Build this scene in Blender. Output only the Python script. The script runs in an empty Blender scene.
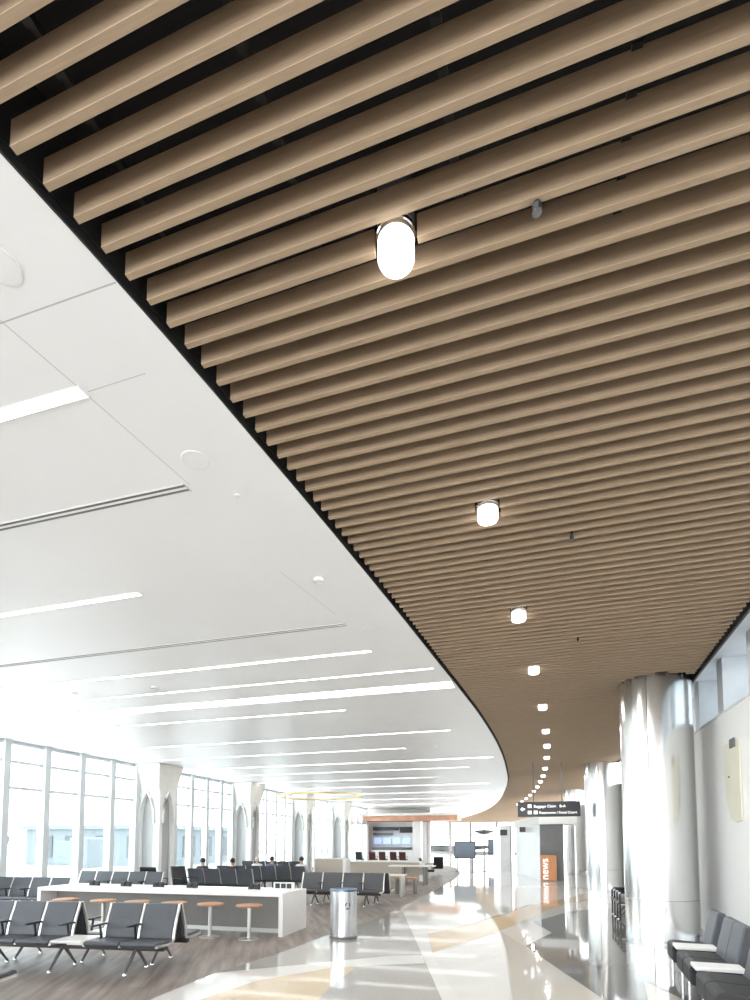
import bpy, bmesh, math, random
from mathutils import Vector, Matrix
random.seed(7)
PI = math.pi
scene = bpy.context.scene
COL = scene.collection

# ------------------------------------------------------------------ materials
MATS = {}
def mat(name, col, rough=0.5, metal=0.0, spec=0.5, coat=0.0, emit=None, estr=0.0, noise=0.0, nscale=8.0, bump=0.0, stretch=(1, 1, 1), aniso=0.0):
    m = bpy.data.materials.new(name); m.use_nodes = True
    nt = m.node_tree; b = nt.nodes['Principled BSDF']
    b.inputs['Base Color'].default_value = (*col, 1)
    b.inputs['Roughness'].default_value = rough
    b.inputs['Metallic'].default_value = metal
    b.inputs['Specular IOR Level'].default_value = spec
    b.inputs['Coat Weight'].default_value = coat
    if aniso:
        b.inputs['Anisotropic'].default_value = aniso
    if emit:
        b.inputs['Emission Color'].default_value = (*emit, 1)
        b.inputs['Emission Strength'].default_value = estr
    if noise or bump:
        tc = nt.nodes.new('ShaderNodeTexCoord'); mp = nt.nodes.new('ShaderNodeMapping')
        mp.inputs['Scale'].default_value = stretch
        nz = nt.nodes.new('ShaderNodeTexNoise'); nz.inputs['Scale'].default_value = nscale
        nz.inputs['Detail'].default_value = 5
        nt.links.new(tc.outputs['Object'], mp.inputs[0]); nt.links.new(mp.outputs[0], nz.inputs['Vector'])
        if noise:
            rp = nt.nodes.new('ShaderNodeValToRGB')
            lo = [max(0, c * (1 - noise)) for c in col]; hi = [min(1, c * (1 + noise)) for c in col]
            rp.color_ramp.elements[0].position = .3; rp.color_ramp.elements[1].position = .7
            rp.color_ramp.elements[0].color = (*lo, 1); rp.color_ramp.elements[1].color = (*hi, 1)
            nt.links.new(nz.outputs['Fac'], rp.inputs[0]); nt.links.new(rp.outputs[0], b.inputs['Base Color'])
        if bump:
            bp = nt.nodes.new('ShaderNodeBump'); bp.inputs['Strength'].default_value = bump
            bp.inputs['Distance'].default_value = .01
            nt.links.new(nz.outputs['Fac'], bp.inputs['Height']); nt.links.new(bp.outputs[0], b.inputs['Normal'])
    MATS[name] = m
    return m

WHITE = mat('white_paint', (.86, .86, .85), .55)
CEIL = mat('ceiling_white', (.90, .90, .905), .36, noise=.012, nscale=1.5)
SEAM = mat('seam_grey', (.55, .55, .55), .7)
SLOT = mat('slot_dark', (.16, .16, .16), .6)
WOOD = mat('slat_wood', (.375, .272, .18), .55, noise=.09, nscale=6, stretch=(.7, 22, 22), bump=.05)
BLACK = mat('plenum_black', (.012, .012, .013), .8)
TRIMB = mat('black_trim', (.02, .02, .02), .4)
STEEL = mat('brushed_steel', (.80, .80, .79), .21, 1.0, noise=.015, nscale=3, stretch=(6, 6, .4))
STEEL2 = mat('satin_steel', (.66, .67, .69), .26, 1.0, noise=.03, nscale=20, stretch=(4, 4, .3))
ALU = mat('satin_aluminium', (.72, .71, .69), .32, .85)
CHROME = mat('chrome', (.85, .85, .86), .1, 1.0)
TERR = mat('terrazzo_white', (.82, .81, .785), .05, spec=.5, coat=.25, noise=.05, nscale=60)
TERR2 = mat('terrazzo_beige', (.70, .675, .62), .05, spec=.5, coat=.25, noise=.06, nscale=60)
TERR3 = mat('terrazzo_tan', (.70, .55, .37), .05, spec=.5, coat=.25, noise=.07, nscale=50)
TERR4 = mat('terrazzo_dark_grey', (.235, .235, .23), .05, spec=.5, coat=.3, noise=.09, nscale=50)
TERR5 = mat('terrazzo_mid_grey', (.46, .44, .415), .05, spec=.5, coat=.25, noise=.08, nscale=40)
TERR6 = mat('terrazzo_pale_grey', (.78, .765, .735), .05, spec=.5, coat=.25, noise=.05, nscale=60)
FABRIC = mat('blue_grey_vinyl', (.082, .089, .103), .45, noise=.06, nscale=30)
SEATD = mat('near_black_vinyl', (.036, .037, .040), .5, spec=.3, noise=.06, nscale=30)
FABRIC2 = mat('charcoal_vinyl', (.075, .077, .082), .42, noise=.06, nscale=30)
SHELL = mat('dark_seat_shell', (.06, .058, .056), .5)
BLKPL = mat('black_plastic', (.018, .018, .02), .4)
PANEL = mat('counter_grey_panel', (.26, .25, .24), .6, noise=.04, nscale=10)
QUARTZ = mat('white_quartz', (.88, .875, .865), .3, noise=.02, nscale=12)
STOOLW = mat('stool_wood', (.50, .27, .15), .4, noise=.15, nscale=5, stretch=(1, 9, 9))
TANP = mat('tan_laminate', (.52, .455, .39), .5, noise=.05, nscale=4, stretch=(1, 1, 8))
GLOW = mat('strip_diffuser', (.95, .95, .95), .5, emit=(1, .99, .97), estr=3.0)
LAMPG = mat('lamp_glass', (.95, .95, .92), .3, emit=(1, .985, .95), estr=1.8)
SIGNK = mat('sign_black', (.028, .03, .034), .35)
SIGNW = mat('sign_lettering', (.9, .9, .9), .5, emit=(1, 1, 1), estr=.5)
ORANGE = mat('orange_panel', (.66, .30, .14), .45, noise=.06, nscale=8)
KGREY = mat('kiosk_grey', (.17, .175, .175), .5, noise=.05, nscale=5)
MULL = mat('mullion_paint', (.66, .70, .72), .5)
CREAM = mat('cream_stone', (.86, .84, .78), .6, noise=.05, nscale=4)
NICHE = mat('niche_grey', (.50, .51, .51), .6)
BRASS = mat('brass_ring', (.78, .58, .26), .35, .6)
COPPER = mat('copper_soffit', (.62, .33, .22), .45, .2, noise=.15, nscale=2)
SCRN = mat('screen_blue', (.10, .13, .17), .2, emit=(.12, .15, .19), estr=.12)
SCRL = mat('screen_pale', (.5, .6, .75), .2, emit=(.50, .66, .95), estr=.25)
CREAMP = mat('cream_panel', (.74, .72, .60), .5, noise=.04, nscale=3)
PALEG = mat('pale_grey_panel', (.78, .79, .80), .35, spec=.6, noise=.04, nscale=3)
CONC = mat('apron_concrete', (.62, .62, .60), .9, noise=.05, nscale=.3)
HILL = mat('far_trees', (.075, .095, .075), .9, noise=.15, nscale=.2)
PBLUE = mat('jet_bridge_paint', (.115, .14, .155), .6)
PWIN = mat('pale_window', (.05, .06, .065), .2)
SKIN = mat('skin', (.58, .38, .28), .5)
HAIR = mat('dark_hair', (.03, .022, .018), .6)
HAIRW = mat('grey_hair', (.65, .63, .60), .6)
CLOTHD = mat('dark_cloth', (.035, .037, .045), .8)
CLOTHW = mat('white_cloth', (.75, .75, .75), .8)
CLOTHB = mat('blue_cloth', (.14, .18, .27), .8)
JEAN = mat('trouser_cloth', (.06, .07, .10), .8)
MAROON = mat('maroon_vinyl', (.10, .03, .03), .45)

def carpet_mat():
    m = bpy.data.materials.new('plank_carpet'); m.use_nodes = True
    nt = m.node_tree; b = nt.nodes['Principled BSDF']; b.inputs['Roughness'].default_value = .42
    b.inputs['Specular IOR Level'].default_value = .45
    tc = nt.nodes.new('ShaderNodeTexCoord'); mp = nt.nodes.new('ShaderNodeMapping')
    mp.inputs['Rotation'].default_value = (0, 0, math.radians(-118))
    nt.links.new(tc.outputs['Object'], mp.inputs[0])
    mp2 = nt.nodes.new('ShaderNodeMapping'); mp2.inputs['Scale'].default_value = (.55, 5, 1)
    nt.links.new(mp.outputs[0], mp2.inputs[0])
    nz = nt.nodes.new('ShaderNodeTexNoise'); nz.inputs['Scale'].default_value = 1.6; nz.inputs['Detail'].default_value = 7
    nt.links.new(mp2.outputs[0], nz.inputs['Vector'])
    br = nt.nodes.new('ShaderNodeTexBrick'); br.inputs['Scale'].default_value = 1
    br.inputs['Brick Width'].default_value = 1.2; br.inputs['Row Height'].default_value = .2
    br.inputs['Mortar Size'].default_value = .003
    br.inputs['Color1'].default_value = (.20, .165, .145, 1); br.inputs['Color2'].default_value = (.30, .255, .225, 1)
    br.inputs['Mortar'].default_value = (.12, .10, .09, 1)
    nt.links.new(mp.outputs[0], br.inputs['Vector'])
    rp = nt.nodes.new('ShaderNodeValToRGB')
    rp.color_ramp.elements[0].position = .34; rp.color_ramp.elements[1].position = .68
    rp.color_ramp.elements[0].color = (.13, .105, .09, 1); rp.color_ramp.elements[1].color = (.42, .365, .33, 1)
    nt.links.new(nz.outputs['Fac'], rp.inputs[0])
    mx = nt.nodes.new('ShaderNodeMix'); mx.data_type = 'RGBA'; mx.inputs[0].default_value = .45
    nt.links.new(rp.outputs[0], mx.inputs[6]); nt.links.new(br.outputs[0], mx.inputs[7])
    nt.links.new(mx.outputs[2], b.inputs['Base Color'])
    return m
CARPET = carpet_mat()

def glass_mat(name, tint, frost=0.0, gl=.12):
    m = bpy.data.materials.new(name); m.use_nodes = True
    nt = m.node_tree; out = nt.nodes['Material Output']; nt.nodes.remove(nt.nodes['Principled BSDF'])
    tr = nt.nodes.new('ShaderNodeBsdfTransparent'); tr.inputs[0].default_value = (*tint, 1)
    gs = nt.nodes.new('ShaderNodeBsdfGlossy'); gs.inputs['Roughness'].default_value = .03
    mx = nt.nodes.new('ShaderNodeMixShader'); mx.inputs[0].default_value = .04
    nt.links.new(tr.outputs[0], mx.inputs[1]); nt.links.new(gs.outputs[0], mx.inputs[2])
    last = mx
    if frost:
        tl = nt.nodes.new('ShaderNodeBsdfTranslucent'); tl.inputs[0].default_value = (.40, .43, .45, 1)
        m2 = nt.nodes.new('ShaderNodeMixShader'); m2.inputs[0].default_value = frost
        nt.links.new(mx.outputs[0], m2.inputs[1]); nt.links.new(tl.outputs[0], m2.inputs[2]); last = m2
    nt.links.new(last.outputs[0], out.inputs['Surface'])
    return m
GLASS = glass_mat('window_glass', (.93, .97, .98))
FROST = glass_mat('frosted_glass', (.8, .84, .86), .85)

# ------------------------------------------------------------------ mesh builder
class MB:
    def __init__(s): s.bm = bmesh.new(); s.mi = 0
    def face(s, vs):
        try:
            f = s.bm.faces.new(vs); f.material_index = s.mi; return f
        except ValueError:
            return None
    def hexa(s, c):   # 8 corners, bottom ring then top ring
        v = [s.bm.verts.new(p) for p in c]
        for q in ((3, 2, 1, 0), (4, 5, 6, 7), (0, 1, 5, 4), (1, 2, 6, 5), (2, 3, 7, 6), (3, 0, 4, 7)):
            s.face([v[i] for i in q])
        return s
    def box(s, x0, x1, y0, y1, z0, z1):
        return s.hexa([(x0, y0, z0), (x1, y0, z0), (x1, y1, z0), (x0, y1, z0), (x0, y0, z1), (x1, y0, z1), (x1, y1, z1), (x0, y1, z1)])
    def prism(s, pts, off):   # closed polygon of 3D points swept by vector off
        off = Vector(off)
        a = [s.bm.verts.new(p) for p in pts]; b = [s.bm.verts.new(Vector(p) + off) for p in pts]
        s.face(list(reversed(a))); s.face(b)
        n = len(pts)
        for i in range(n): s.face([a[i], a[(i + 1) % n], b[(i + 1) % n], b[i]])
        return s
    def lathe(s, prof, cx=0, cy=0, n=32, a0=0, a1=2 * PI):   # (r, z) profile around z
        full = abs(a1 - a0 - 2 * PI) < 1e-6
        k = n if full else n + 1
        rings = []
        for r, z in prof:
            if r < 1e-6: rings.append([s.bm.verts.new((cx, cy, z))])
            else: rings.append([s.bm.verts.new((cx + r * math.cos(a0 + (a1 - a0) * i / n), cy + r * math.sin(a0 + (a1 - a0) * i / n), z)) for i in range(k)])
        for A, B in zip(rings, rings[1:]):
            for i in range(n):
                j = (i + 1) % k
                if len(A) == 1 and len(B) == 1: continue
                if len(A) == 1: s.face([A[0], B[j], B[i]])
                elif len(B) == 1: s.face([A[i], A[j], B[0]])
                else: s.face([A[i], A[j], B[j], B[i]])
        return s
    def tube(s, pts, r, n=10, rs=None, sq=None):
        pts = [Vector(p) for p in pts]; rings = []
        up = Vector((0, 0, 1))
        for i, p in enumerate(pts):
            d = (pts[min(i + 1, len(pts) - 1)] - pts[max(i - 1, 0)]).normalized()
            u = up if abs(d.dot(up)) < .97 else Vector((0, 1, 0))
            a = d.cross(u).normalized(); b = a.cross(d).normalized()
            rr = rs[i] if rs else r
            ra, rb = (sq if sq else (rr, rr))
            rings.append([s.bm.verts.new(p + a * ra * math.cos(2 * PI * (k + .5) / n) + b * rb * math.sin(2 * PI * (k + .5) / n)) for k in range(n)])
        for A, B in zip(rings, rings[1:]):
            for k in range(n): s.face([A[k], A[(k + 1) % n], B[(k + 1) % n], B[k]])
        s.face(list(reversed(rings[0]))); s.face(rings[-1])
        return s
    def build(s, name, m, parent=None, bevel=0, smooth=False, seg=2, subsurf=0):
        bmesh.ops.recalc_face_normals(s.bm, faces=s.bm.faces[:])
        me = bpy.data.meshes.new(name); s.bm.to_mesh(me); s.bm.free()
        for mm in (m if isinstance(m, (list, tuple)) else [m]): me.materials.append(mm)
        o = bpy.data.objects.new(name, me); COL.objects.link(o)
        if parent: o.parent = parent
        if bevel:
            b = o.modifiers.new('bevel', 'BEVEL'); b.width = bevel; b.segments = seg; b.limit_method = 'ANGLE'; b.angle_limit = math.radians(40)
        if subsurf:
            b = o.modifiers.new('sub', 'SUBSURF'); b.levels = subsurf; b.render_levels = subsurf
        if smooth:
            me.polygons.foreach_set('use_smooth', [True] * len(me.polygons))
            if not subsurf:
                try: me.set_sharp_from_angle(angle=math.radians(40))
                except Exception: pass
        return o

def tag(o, label=None, cat=None, group=None, kind=None):
    if label: o['label'] = label
    if cat: o['category'] = cat
    if group: o['group'] = group
    if kind: o['kind'] = kind
    return o
def empty(name, loc=(0, 0, 0), rz=0):
    o = bpy.data.objects.new(name, None); COL.objects.link(o); o.location = loc; o.rotation_euler = (0, 0, rz)
    o.empty_display_size = .2
    return o
def thing(name, label, cat, loc=(0, 0, 0), rz=0, group=None):
    return tag(empty(name, loc, rz), label, cat, group)
def copy_tree(o, parent=None):
    c = o.copy(); COL.objects.link(c)
    if parent is not None: c.parent = parent
    for ch in list(o.children): copy_tree(ch, c)
    return c
def dup(o, label, loc, rz=None, group=None):
    c = copy_tree(o); c.location = loc
    if rz is not None: c.rotation_euler = (0, 0, rz)
    c['label'] = label
    if group: c['group'] = group
    return c
def lerp(pts, y):
    if y <= pts[0][0]: return pts[0][1]
    for (a, b), (c, d) in zip(pts, pts[1:]):
        if y <= c: return b + (d - b) * (y - a) / (c - a)
    return pts[-1][1]
def smooth_pts(pts, ys): return [(y, lerp(pts, y)) for y in ys]

# ------------------------------------------------------------------ measured plan (metres; +y down the concourse)
ZC = 4.65
EDGE = [(-8, -2.62), (-3, -2.45), (0, -2.25), (1.59, -2.13), (2.05, -2.06), (2.77, -1.98), (3.33, -1.93), (4.03, -1.865), (4.82, -1.80), (5.92, -1.715),
        (7.12, -1.63), (8.79, -1.52), (10.38, -1.41), (12.59, -1.28), (15.8, -1.18), (18.5, -1.17), (21.2, -1.22), (26.4, -1.42), (32, -1.9),
        (38.8, -2.65), (46, -3.75), (53.9, -5.4), (62, -7.6), (69.6, -9.9), (80, -13.4), (88, -16.2)]
def edge(y):   # Catmull-Rom through the measured points
    P = EDGE
    if y <= P[0][0]: return P[0][1]
    for i in range(len(P) - 1):
        if y <= P[i + 1][0]:
            p0 = P[max(i - 1, 0)]; p1 = P[i]; p2 = P[i + 1]; p3 = P[min(i + 2, len(P) - 1)]
            h = p2[0] - p1[0]; t = (y - p1[0]) / h
            m1 = (p2[1] - p0[1]) / max(p2[0] - p0[0], 1e-6) * h; m2 = (p3[1] - p1[1]) / max(p3[0] - p1[0], 1e-6) * h
            return (2 * t**3 - 3 * t * t + 1) * p1[1] + (t**3 - 2 * t * t + t) * m1 + (-2 * t**3 + 3 * t * t) * p2[1] + (t**3 - t * t) * m2
    return P[-1][1]
RIGHT = [(-8, 2.45), (7.4, 2.47), (8.8, 2.53), (10.9, 2.62), (14, 2.70), (40, 2.8), (90, 2.8)]
def right(y): return lerp(RIGHT, y)
LAMPS = []
for k, (x, y) in enumerate([(-.62, 2.39), (-.39, 4.72), (-.21, 7.06), (-.05, 9.42), (.10, 12.1), (.19, 14.8), (.245, 17.15), (.265, 19.5), (.23, 22.4), (.17, 24.9),
                            (.06, 27.3), (-.1, 29.8), (-.3, 32.3), (-.55, 34.9), (-.85, 37.6), (-1.2, 40.4), (-1.6, 43.3)]):
    LAMPS.append((x, y + .035))
COLS = [(2.06, 11.0, .60), (2.28, 21.95, .66), (1.86, 32.5, .55), (1.5, 43.5, .55)]
YEND = 84.0

# ------------------------------------------------------------------ ceiling (white)
ys = [-8 + i * .5 for i in range(0, 100)] + [42 + i for i in range(0, int(YEND - 42) + 1)]
m = MB()
prev = None
for y in ys:
    xl = -15.2 if y <= 46 else -18
    e = edge(y)
    cur = (m.bm.verts.new((xl, y, ZC)), m.bm.verts.new((e, y, ZC)), m.bm.verts.new((e, y, ZC + .05)), m.bm.verts.new((e - .02, y, ZC + .05)), m.bm.verts.new((e - .02, y, ZC + .55)), m.bm.verts.new((xl, y, ZC + .55)))
    if prev:
        for a in range(5):
            m.face([prev[a], prev[a + 1], cur[a + 1], cur[a]])
    prev = cur
m.mi = 1
def seam(pts, w=.008):
    for (x0, y0), (x1, y1) in zip(pts, pts[1:]):
        d = Vector((x1 - x0, y1 - y0)).normalized(); n = Vector((-d.y, d.x)) * w / 2
        z = ZC - .001
        m.face([m.bm.verts.new((x0 - n.x, y0 - n.y, z)), m.bm.verts.new((x0 + n.x, y0 + n.y, z)), m.bm.verts.new((x1 + n.x, y1 + n.y, z)), m.bm.verts.new((x1 - n.x, y1 - n.y, z))])
seam([(edge(2.17) - .01, 2.17), (-6, 2.17)]); seam([(edge(2.68) - .3, 2.68), (-2.74, 2.69)], .005)
off = [(edge(y) - .78, y) for y in [-2, 0, 1, 1.6, 2.2, 2.7, 3.2, 3.68]]
seam(off, .006); seam([(-2.62, 5.2), (-2.45, 6.4)], .005)
ceiling = m.build('ceiling', [CEIL, SEAM]); tag(ceiling, kind='structure')

# ------------------------------------------------------------------ slatted wood canopy
canopy = thing('slatted_ceiling', 'long curving ceiling of parallel brown wooden slats over dark void above the walkway', 'ceiling')
m = MB()   # black deck above and black edge fascia on the curve
prev = None
for y in ys:
    e, r = edge(y), right(y) + .05
    cur = [m.bm.verts.new(p) for p in ((e, y, 5.12), (r, y, 5.12), (r, y, 5.16), (e, y, 5.16))]
    if prev:
        for a in range(4): m.face([prev[a], prev[(a + 1) % 4], cur[(a + 1) % 4], cur[a]])
    prev = cur
deck = m.build('black_deck', BLACK, canopy)
def ribbon(name, fx, z0, z1, th, mtl):
    m = MB(); prev = None
    for y in ys:
        x = fx(y)
        cur = [m.bm.verts.new(p) for p in ((x, y, z0), (x + th, y, z0), (x + th, y, z1), (x, y, z1))]
        if prev:
            for a in range(4): m.face([prev[a], prev[(a + 1) % 4], cur[(a + 1) % 4], cur[a]])
        prev = cur
    return m.build(name, mtl, canopy)
ribbon('edge_fascia', lambda y: edge(y) + .001, ZC + .055, 5.12, .012, BLACK)
ribbon('edge_trim', lambda y: edge(y) + .001, ZC - .004, ZC + .045, .012, TRIMB)
ribbon('edge_fascia', lambda y: right(y) + .045, ZC - .03, 5.12, .03, TRIMB)

SP, SW, SH = .1425, .034, .122
def cuts(ys_, xl):
    c = []
    for (cx, cy, r) in COLS:
        R = r + .012; y = ys_ - SK * (cx - xl)
        if abs(y - cy) < R + SW: 
            h = math.sqrt(max(0, (R + .012)**2 - max(0, abs(y - cy) - SW / 2)**2)); c.append((cx - h, cx + h))
    for (lx, ly) in LAMPS:
        y = ys_ - SK * (lx - xl)
        if abs(y - ly) < .098 + SW / 2: c.append((lx - .108, lx + .108))
    return c
def slat_into(m, y):
    xl = edge(y) + .062
    segs = [(xl, right(y))]
    for (a, b) in cuts(y, xl):
        ns = []
        for (p, q) in segs:
            if b <= p or a >= q: ns.append((p, q)); continue
            if a - p > .03: ns.append((p, a))
            if q - b > .03: ns.append((b, q))
        segs = ns
    c = .0015; h = SW / 2; z0, z1 = ZC, ZC + SH
    prof = [(-h, z0 + c), (-h + c, z0), (h - c, z0), (h, z0 + c), (h, z1), (-h, z1)]
    for (p, q) in segs:
        m.prism([(p, y - SK * (p - xl) + a, b) for a, b in prof], (q - p, -SK * (q - p), 0))
Y0 = 1.742
SK = .0195   # the slats run a touch off square
k0 = -int((Y0 + 6) / SP)
rest = MB()
k = k0
while Y0 + k * SP < YEND - .5:
    y = Y0 + k * SP
    if -6 <= k < 94:
        m = MB(); slat_into(m, y); m.build('wood_slat', WOOD, canopy)
    else:
        slat_into(rest, y)
    k += 1
tag(rest.build('wood_slat', WOOD, canopy), kind='stuff')
for x in [-1.75 + .72 * i for i in range(6)]:
    m = MB(); 
    yb = -5
    # carrier rail hangs the slats; short dark clips sit on it
    m.box(x - .012, x + .012, yb, 24, ZC + SH + .001, ZC + SH + .04)
    for q in range(-6, 60):
        y = Y0 + q * SP + SP / 2
        m.box(x - .02, x + .02, y - .012, y + .012, ZC + SH - .012, ZC + SH + .001)
    m.build('carrier_rail', TRIMB, canopy)

# ------------------------------------------------------------------ downlights in the slats
names = ['nearest and largest', 'second', 'third', 'fourth', 'fifth', 'sixth', 'seventh', 'eighth', 'ninth', 'tenth', 'eleventh', 'twelfth', 'thirteenth', 'fourteenth', 'fifteenth', 'sixteenth', 'farthest']
def dl_label(i):
    if i == 0: return 'nearest and largest round white glass downlight among the wooden slats'
    if i == len(LAMPS) - 1: return 'farthest tiny round downlight at the far end of the wooden slats'
    return names[i] + ' round white downlight from the camera along the wooden slats'
lamp = thing('downlight', dl_label(0), 'ceiling light', (LAMPS[0][0], LAMPS[0][1], ZC), 0, 'downlights in the slatted ceiling')
MB().lathe([(0, .30), (.092, .30), (.092, .025), (.088, .02), (.0, .02)], n=40).build('housing', ALU, lamp, smooth=True)
MB().lathe([(.0925, .075), (.097, .070), (.097, .050), (.0925, .045)], n=40).build('ring', CHROME, lamp, smooth=True)
MB().lathe([(.0, .022), (.09, .022), (.09, -.062), (.084, -.076), (.072, -.082), (0, -.082)], n=40).build('glass_diffuser', LAMPG, lamp, smooth=True)
MB().tube([(0, 0, .30), (0, 0, .47)], .012).build('stem', TRIMB, lamp)
ad = bpy.data.lights.new('lamp_light', 'AREA'); ad.shape = 'DISK'; ad.size = .13; ad.energy = 12; ad.color = (1, .98, .94)
ao = bpy.data.objects.new('lamp_light', ad); COL.objects.link(ao); ao.parent = lamp; ao.location = (0, 0, -.084)
for i, (x, y) in enumerate(LAMPS[1:], 1):
    dup(lamp, dl_label(i), (x, y, ZC), None, 'downlights in the slatted ceiling')

# sprinkler heads
def sprinkler(x, y, label):
    t = thing('sprinkler_head', label, 'sprinkler', (x, y, ZC), 0, 'sprinklers between the slats')
    MB().tube([(0, 0, .47), (0, 0, -.01)], .012).build('pipe', BLKPL, t)
    MB().lathe([(0, .0), (.018, 0), (.022, -.015), (.012, -.03), (0, -.03)], n=16).build('body', BLKPL, t, smooth=True)
    MB().lathe([(0, -.048), (.022, -.047), (.022, -.044), (0, -.043)], n=16).build('deflector', SLOT, t)
    for s in (-1, 1): MB().tube([(s * .014, 0, -.02), (s * .016, 0, -.044)], .003, 6).build('yoke_arm', CHROME, t)
sprinkler(.04, 2.43, 'nearest small black sprinkler head between slats right of the largest downlight')
sprinkler(.34, 5.36, 'middle small dark sprinkler head between slats right of the second downlight')
sprinkler(.57, 8.20, 'farthest tiny sprinkler head between slats right of the third downlight')

# ------------------------------------------------------------------ white ceiling fittings
STR = [(2.68, -2.77, -5.6, .075), (5.20, -4.43, -8.6, .075), (7.82, -2.41, -12.6, .075), (8.92, -1.66, -13.2, .055), (9.95, edge(9.95) - .05, -13.3, .40), (11.25, -4.06, -13.3, .075),
       (14.08, -2.19, -13.3, .075), (16.4, -3.95, -13.3, .075), (19.0, -1.5, -13.3, .12), (21.3, -2.6, -13.3, .08), (24.2, -4.6, -13.3, .08), (27.5, -2.4, -13.3, .1), (31.5, -3.6, -13.3, .1), (36, -3.4, -13.3, .12), (41, -4.6, -13.3, .14)]
olab = ['nearest', 'second', 'third', 'fourth', 'fifth', 'sixth', 'seventh', 'eighth', 'ninth', 'tenth', 'eleventh', 'twelfth', 'thirteenth', 'fourteenth', 'farthest']
for i, (y, xr, xl, w) in enumerate(STR):
    if i == 4: lb = 'widest bright linear light reaching the curved edge of the white ceiling'
    elif i == 0: lb = 'nearest glowing linear light in white ceiling, cut by the left picture edge'
    elif i == len(STR) - 1: lb = 'farthest thin glowing linear light in the white ceiling'
    else: lb = olab[i] + ' glowing linear light from the camera in the white ceiling'
    t = thing('linear_light', lb, 'ceiling light', ((xl + xr) / 2, y, ZC), 0, 'linear lights in the white ceiling')
    L = (xr - xl) / 2
    MB().box(-L, L, -w / 2, w / 2, -.006, .03).build('diffuser', GLOW, t)
    m = MB(); m.box(-L - .008, L + .008, -w / 2 - .008, -w / 2, -.008, .03); m.box(-L - .008, L + .008, w / 2, w / 2 + .008, -.008, .03)
    m.box(L, L + .008, -w / 2, w / 2, -.008, .03); m.box(-L - .008, -L, -w / 2, w / 2, -.008, .03)
    m.build('frame', WHITE, t)
def slot(y, xr, xl, lb):
    t = thing('slot_diffuser', lb, 'air vent', ((xl + xr) / 2, y, ZC), 0, 'slot diffusers in the white ceiling')
    L = (xr - xl) / 2
    m = MB(); m.box(-L, L, -.052, -.040, -.004, .01); m.box(-L, L, -.012, .012, -.004, .01); m.box(-L, L, .040, .052, -.004, .01); m.build('frame', WHITE, t)
    for a in (-.026, .026): MB().box(-L, L, a - .014, a + .014, -.002, .02).build('slot', SLOT, t)
    MB().box(L, L + .01, -.052, .052, -.004, .01).build('end_cap', SEAM, t)
slot(3.70, -2.72, -5.6, 'nearer dark double slot air diffuser in white ceiling, at the left edge')
slot(6.76, -2.45, -9.6, 'farther long thin dark slot air diffuser across the white ceiling')
def disc(x, y, r, lb, name='ceiling_speaker', cat='speaker', d=.006):
    t = thing(name, lb, cat, (x, y, ZC), 0)
    MB().lathe([(0, 0), (r, 0), (r, -d * .6), (r * .94, -d), (r * .90, -d)], n=40).build('rim', WHITE, t, smooth=True)
    MB().lathe([(r * .92, -d * .7), (r * .5, -d * .75), (0, -d * .75)], n=40).build('grille', CEIL, t)
disc(-2.56, 1.93, .105, 'round white ceiling speaker at left edge nearest the camera')
disc(-2.46, 3.44, .105, 'round white ceiling speaker beside the nearer slot diffuser end')
disc(-2.16, 7.0, .11, 'round white ceiling speaker beyond the farther slot diffuser end')
disc(-3.3, 10.6, .11, 'round white ceiling speaker beside the widest linear light')
disc(-2.38, 3.91, .025, 'tiny white sensor just past the nearer ceiling speaker', 'ceiling_sensor', 'sensor', .012)
disc(-2.29, 5.47, .055, 'white round smoke detector between the two slot diffusers near the curved edge', 'smoke_detector', 'smoke detector', .035)
disc(-6.87, 8.53, .07, 'small round detector between the third and fourth linear lights', 'smoke_detector', 'smoke detector', .03)
disc(-8.64, 8.43, .05, 'tiny round sensor farther left between the third and fourth linear lights', 'ceiling_sensor', 'sensor', .02)
disc(-3.0, 16.3, .05, 'tiny dark-rimmed sensor on the white ceiling near its far curve', 'ceiling_sensor', 'sensor', .03)

# ------------------------------------------------------------------ floor
m = MB()
MATL = [TERR, CARPET, TERR5, TERR3, TERR2, TERR6, TERR4]
m.box(-60, 6, -8, YEND, -.25, 0)
def poly(i, layer, pts):
    m.mi = i
    f = m.face([m.bm.verts.new((x, y, layer * .0012)) for x, y in pts])
    if f:
        f.normal_update()
        if f.normal.z < 0: f.normal_flip()
    m.mi = 0
CE = [(-4.0, -8), (-4.1, 3), (-4.18, 5.25), (-4.21, 6.56), (-3.98, 7.93), (-3.87, 10.18), (-3.6, 12.33), (-3.63, 14.33), (-3.72, 20), (-3.85, 25.5), (-4.3, 31), (-5.6, 38), (-8.4, 46)]
poly(1, 1, CE + [(-15, 46), (-15, -8)])
poly(2, 1, [(x + .002, y) for x, y in CE[:8]] + [(-3.58, 14.34), (-2.09, 9.5), (-1.09, 6.22), (.33, 1.6), (1.9, -3), (3.3, -8)])
poly(0, 2, [(-4.185, 5.3), (-4.20, 6.56), (-3.02, 7.62), (-2.2, 8.35), (-1.78, 8.48), (-1.63, 7.95), (-2.3, 7.6), (-2.88, 7.2), (-3.45, 6.4), (-3.64, 5.5), (-3.9, 3.5), (-4.1, 3.4)])
poly(3, 2, [(-3.64, 5.5), (-3.45, 6.4), (-2.88, 7.2), (-2.52, 7.48), (-2.45, 6.2), (-2.2, 4.5), (-2.0, 3), (-3.9, 3.5)])
poly(4, 1, [(-2.09, 10.47), (-1.67, 8.71), (-.91, 6.28), (.5, 1.6), (2, -3), (2.9, -6), (3, 17), (.9, 17.5), (-.34, 16.04), (-.94, 13.3)])
poly(5, 2, [(-1.72, 8.80), (-.8, 11.22), (-.33, 6.45), (.2, 2), (1.6, -3), (2.0, -3), (.5, 1.6), (-.91, 6.28)])
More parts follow.
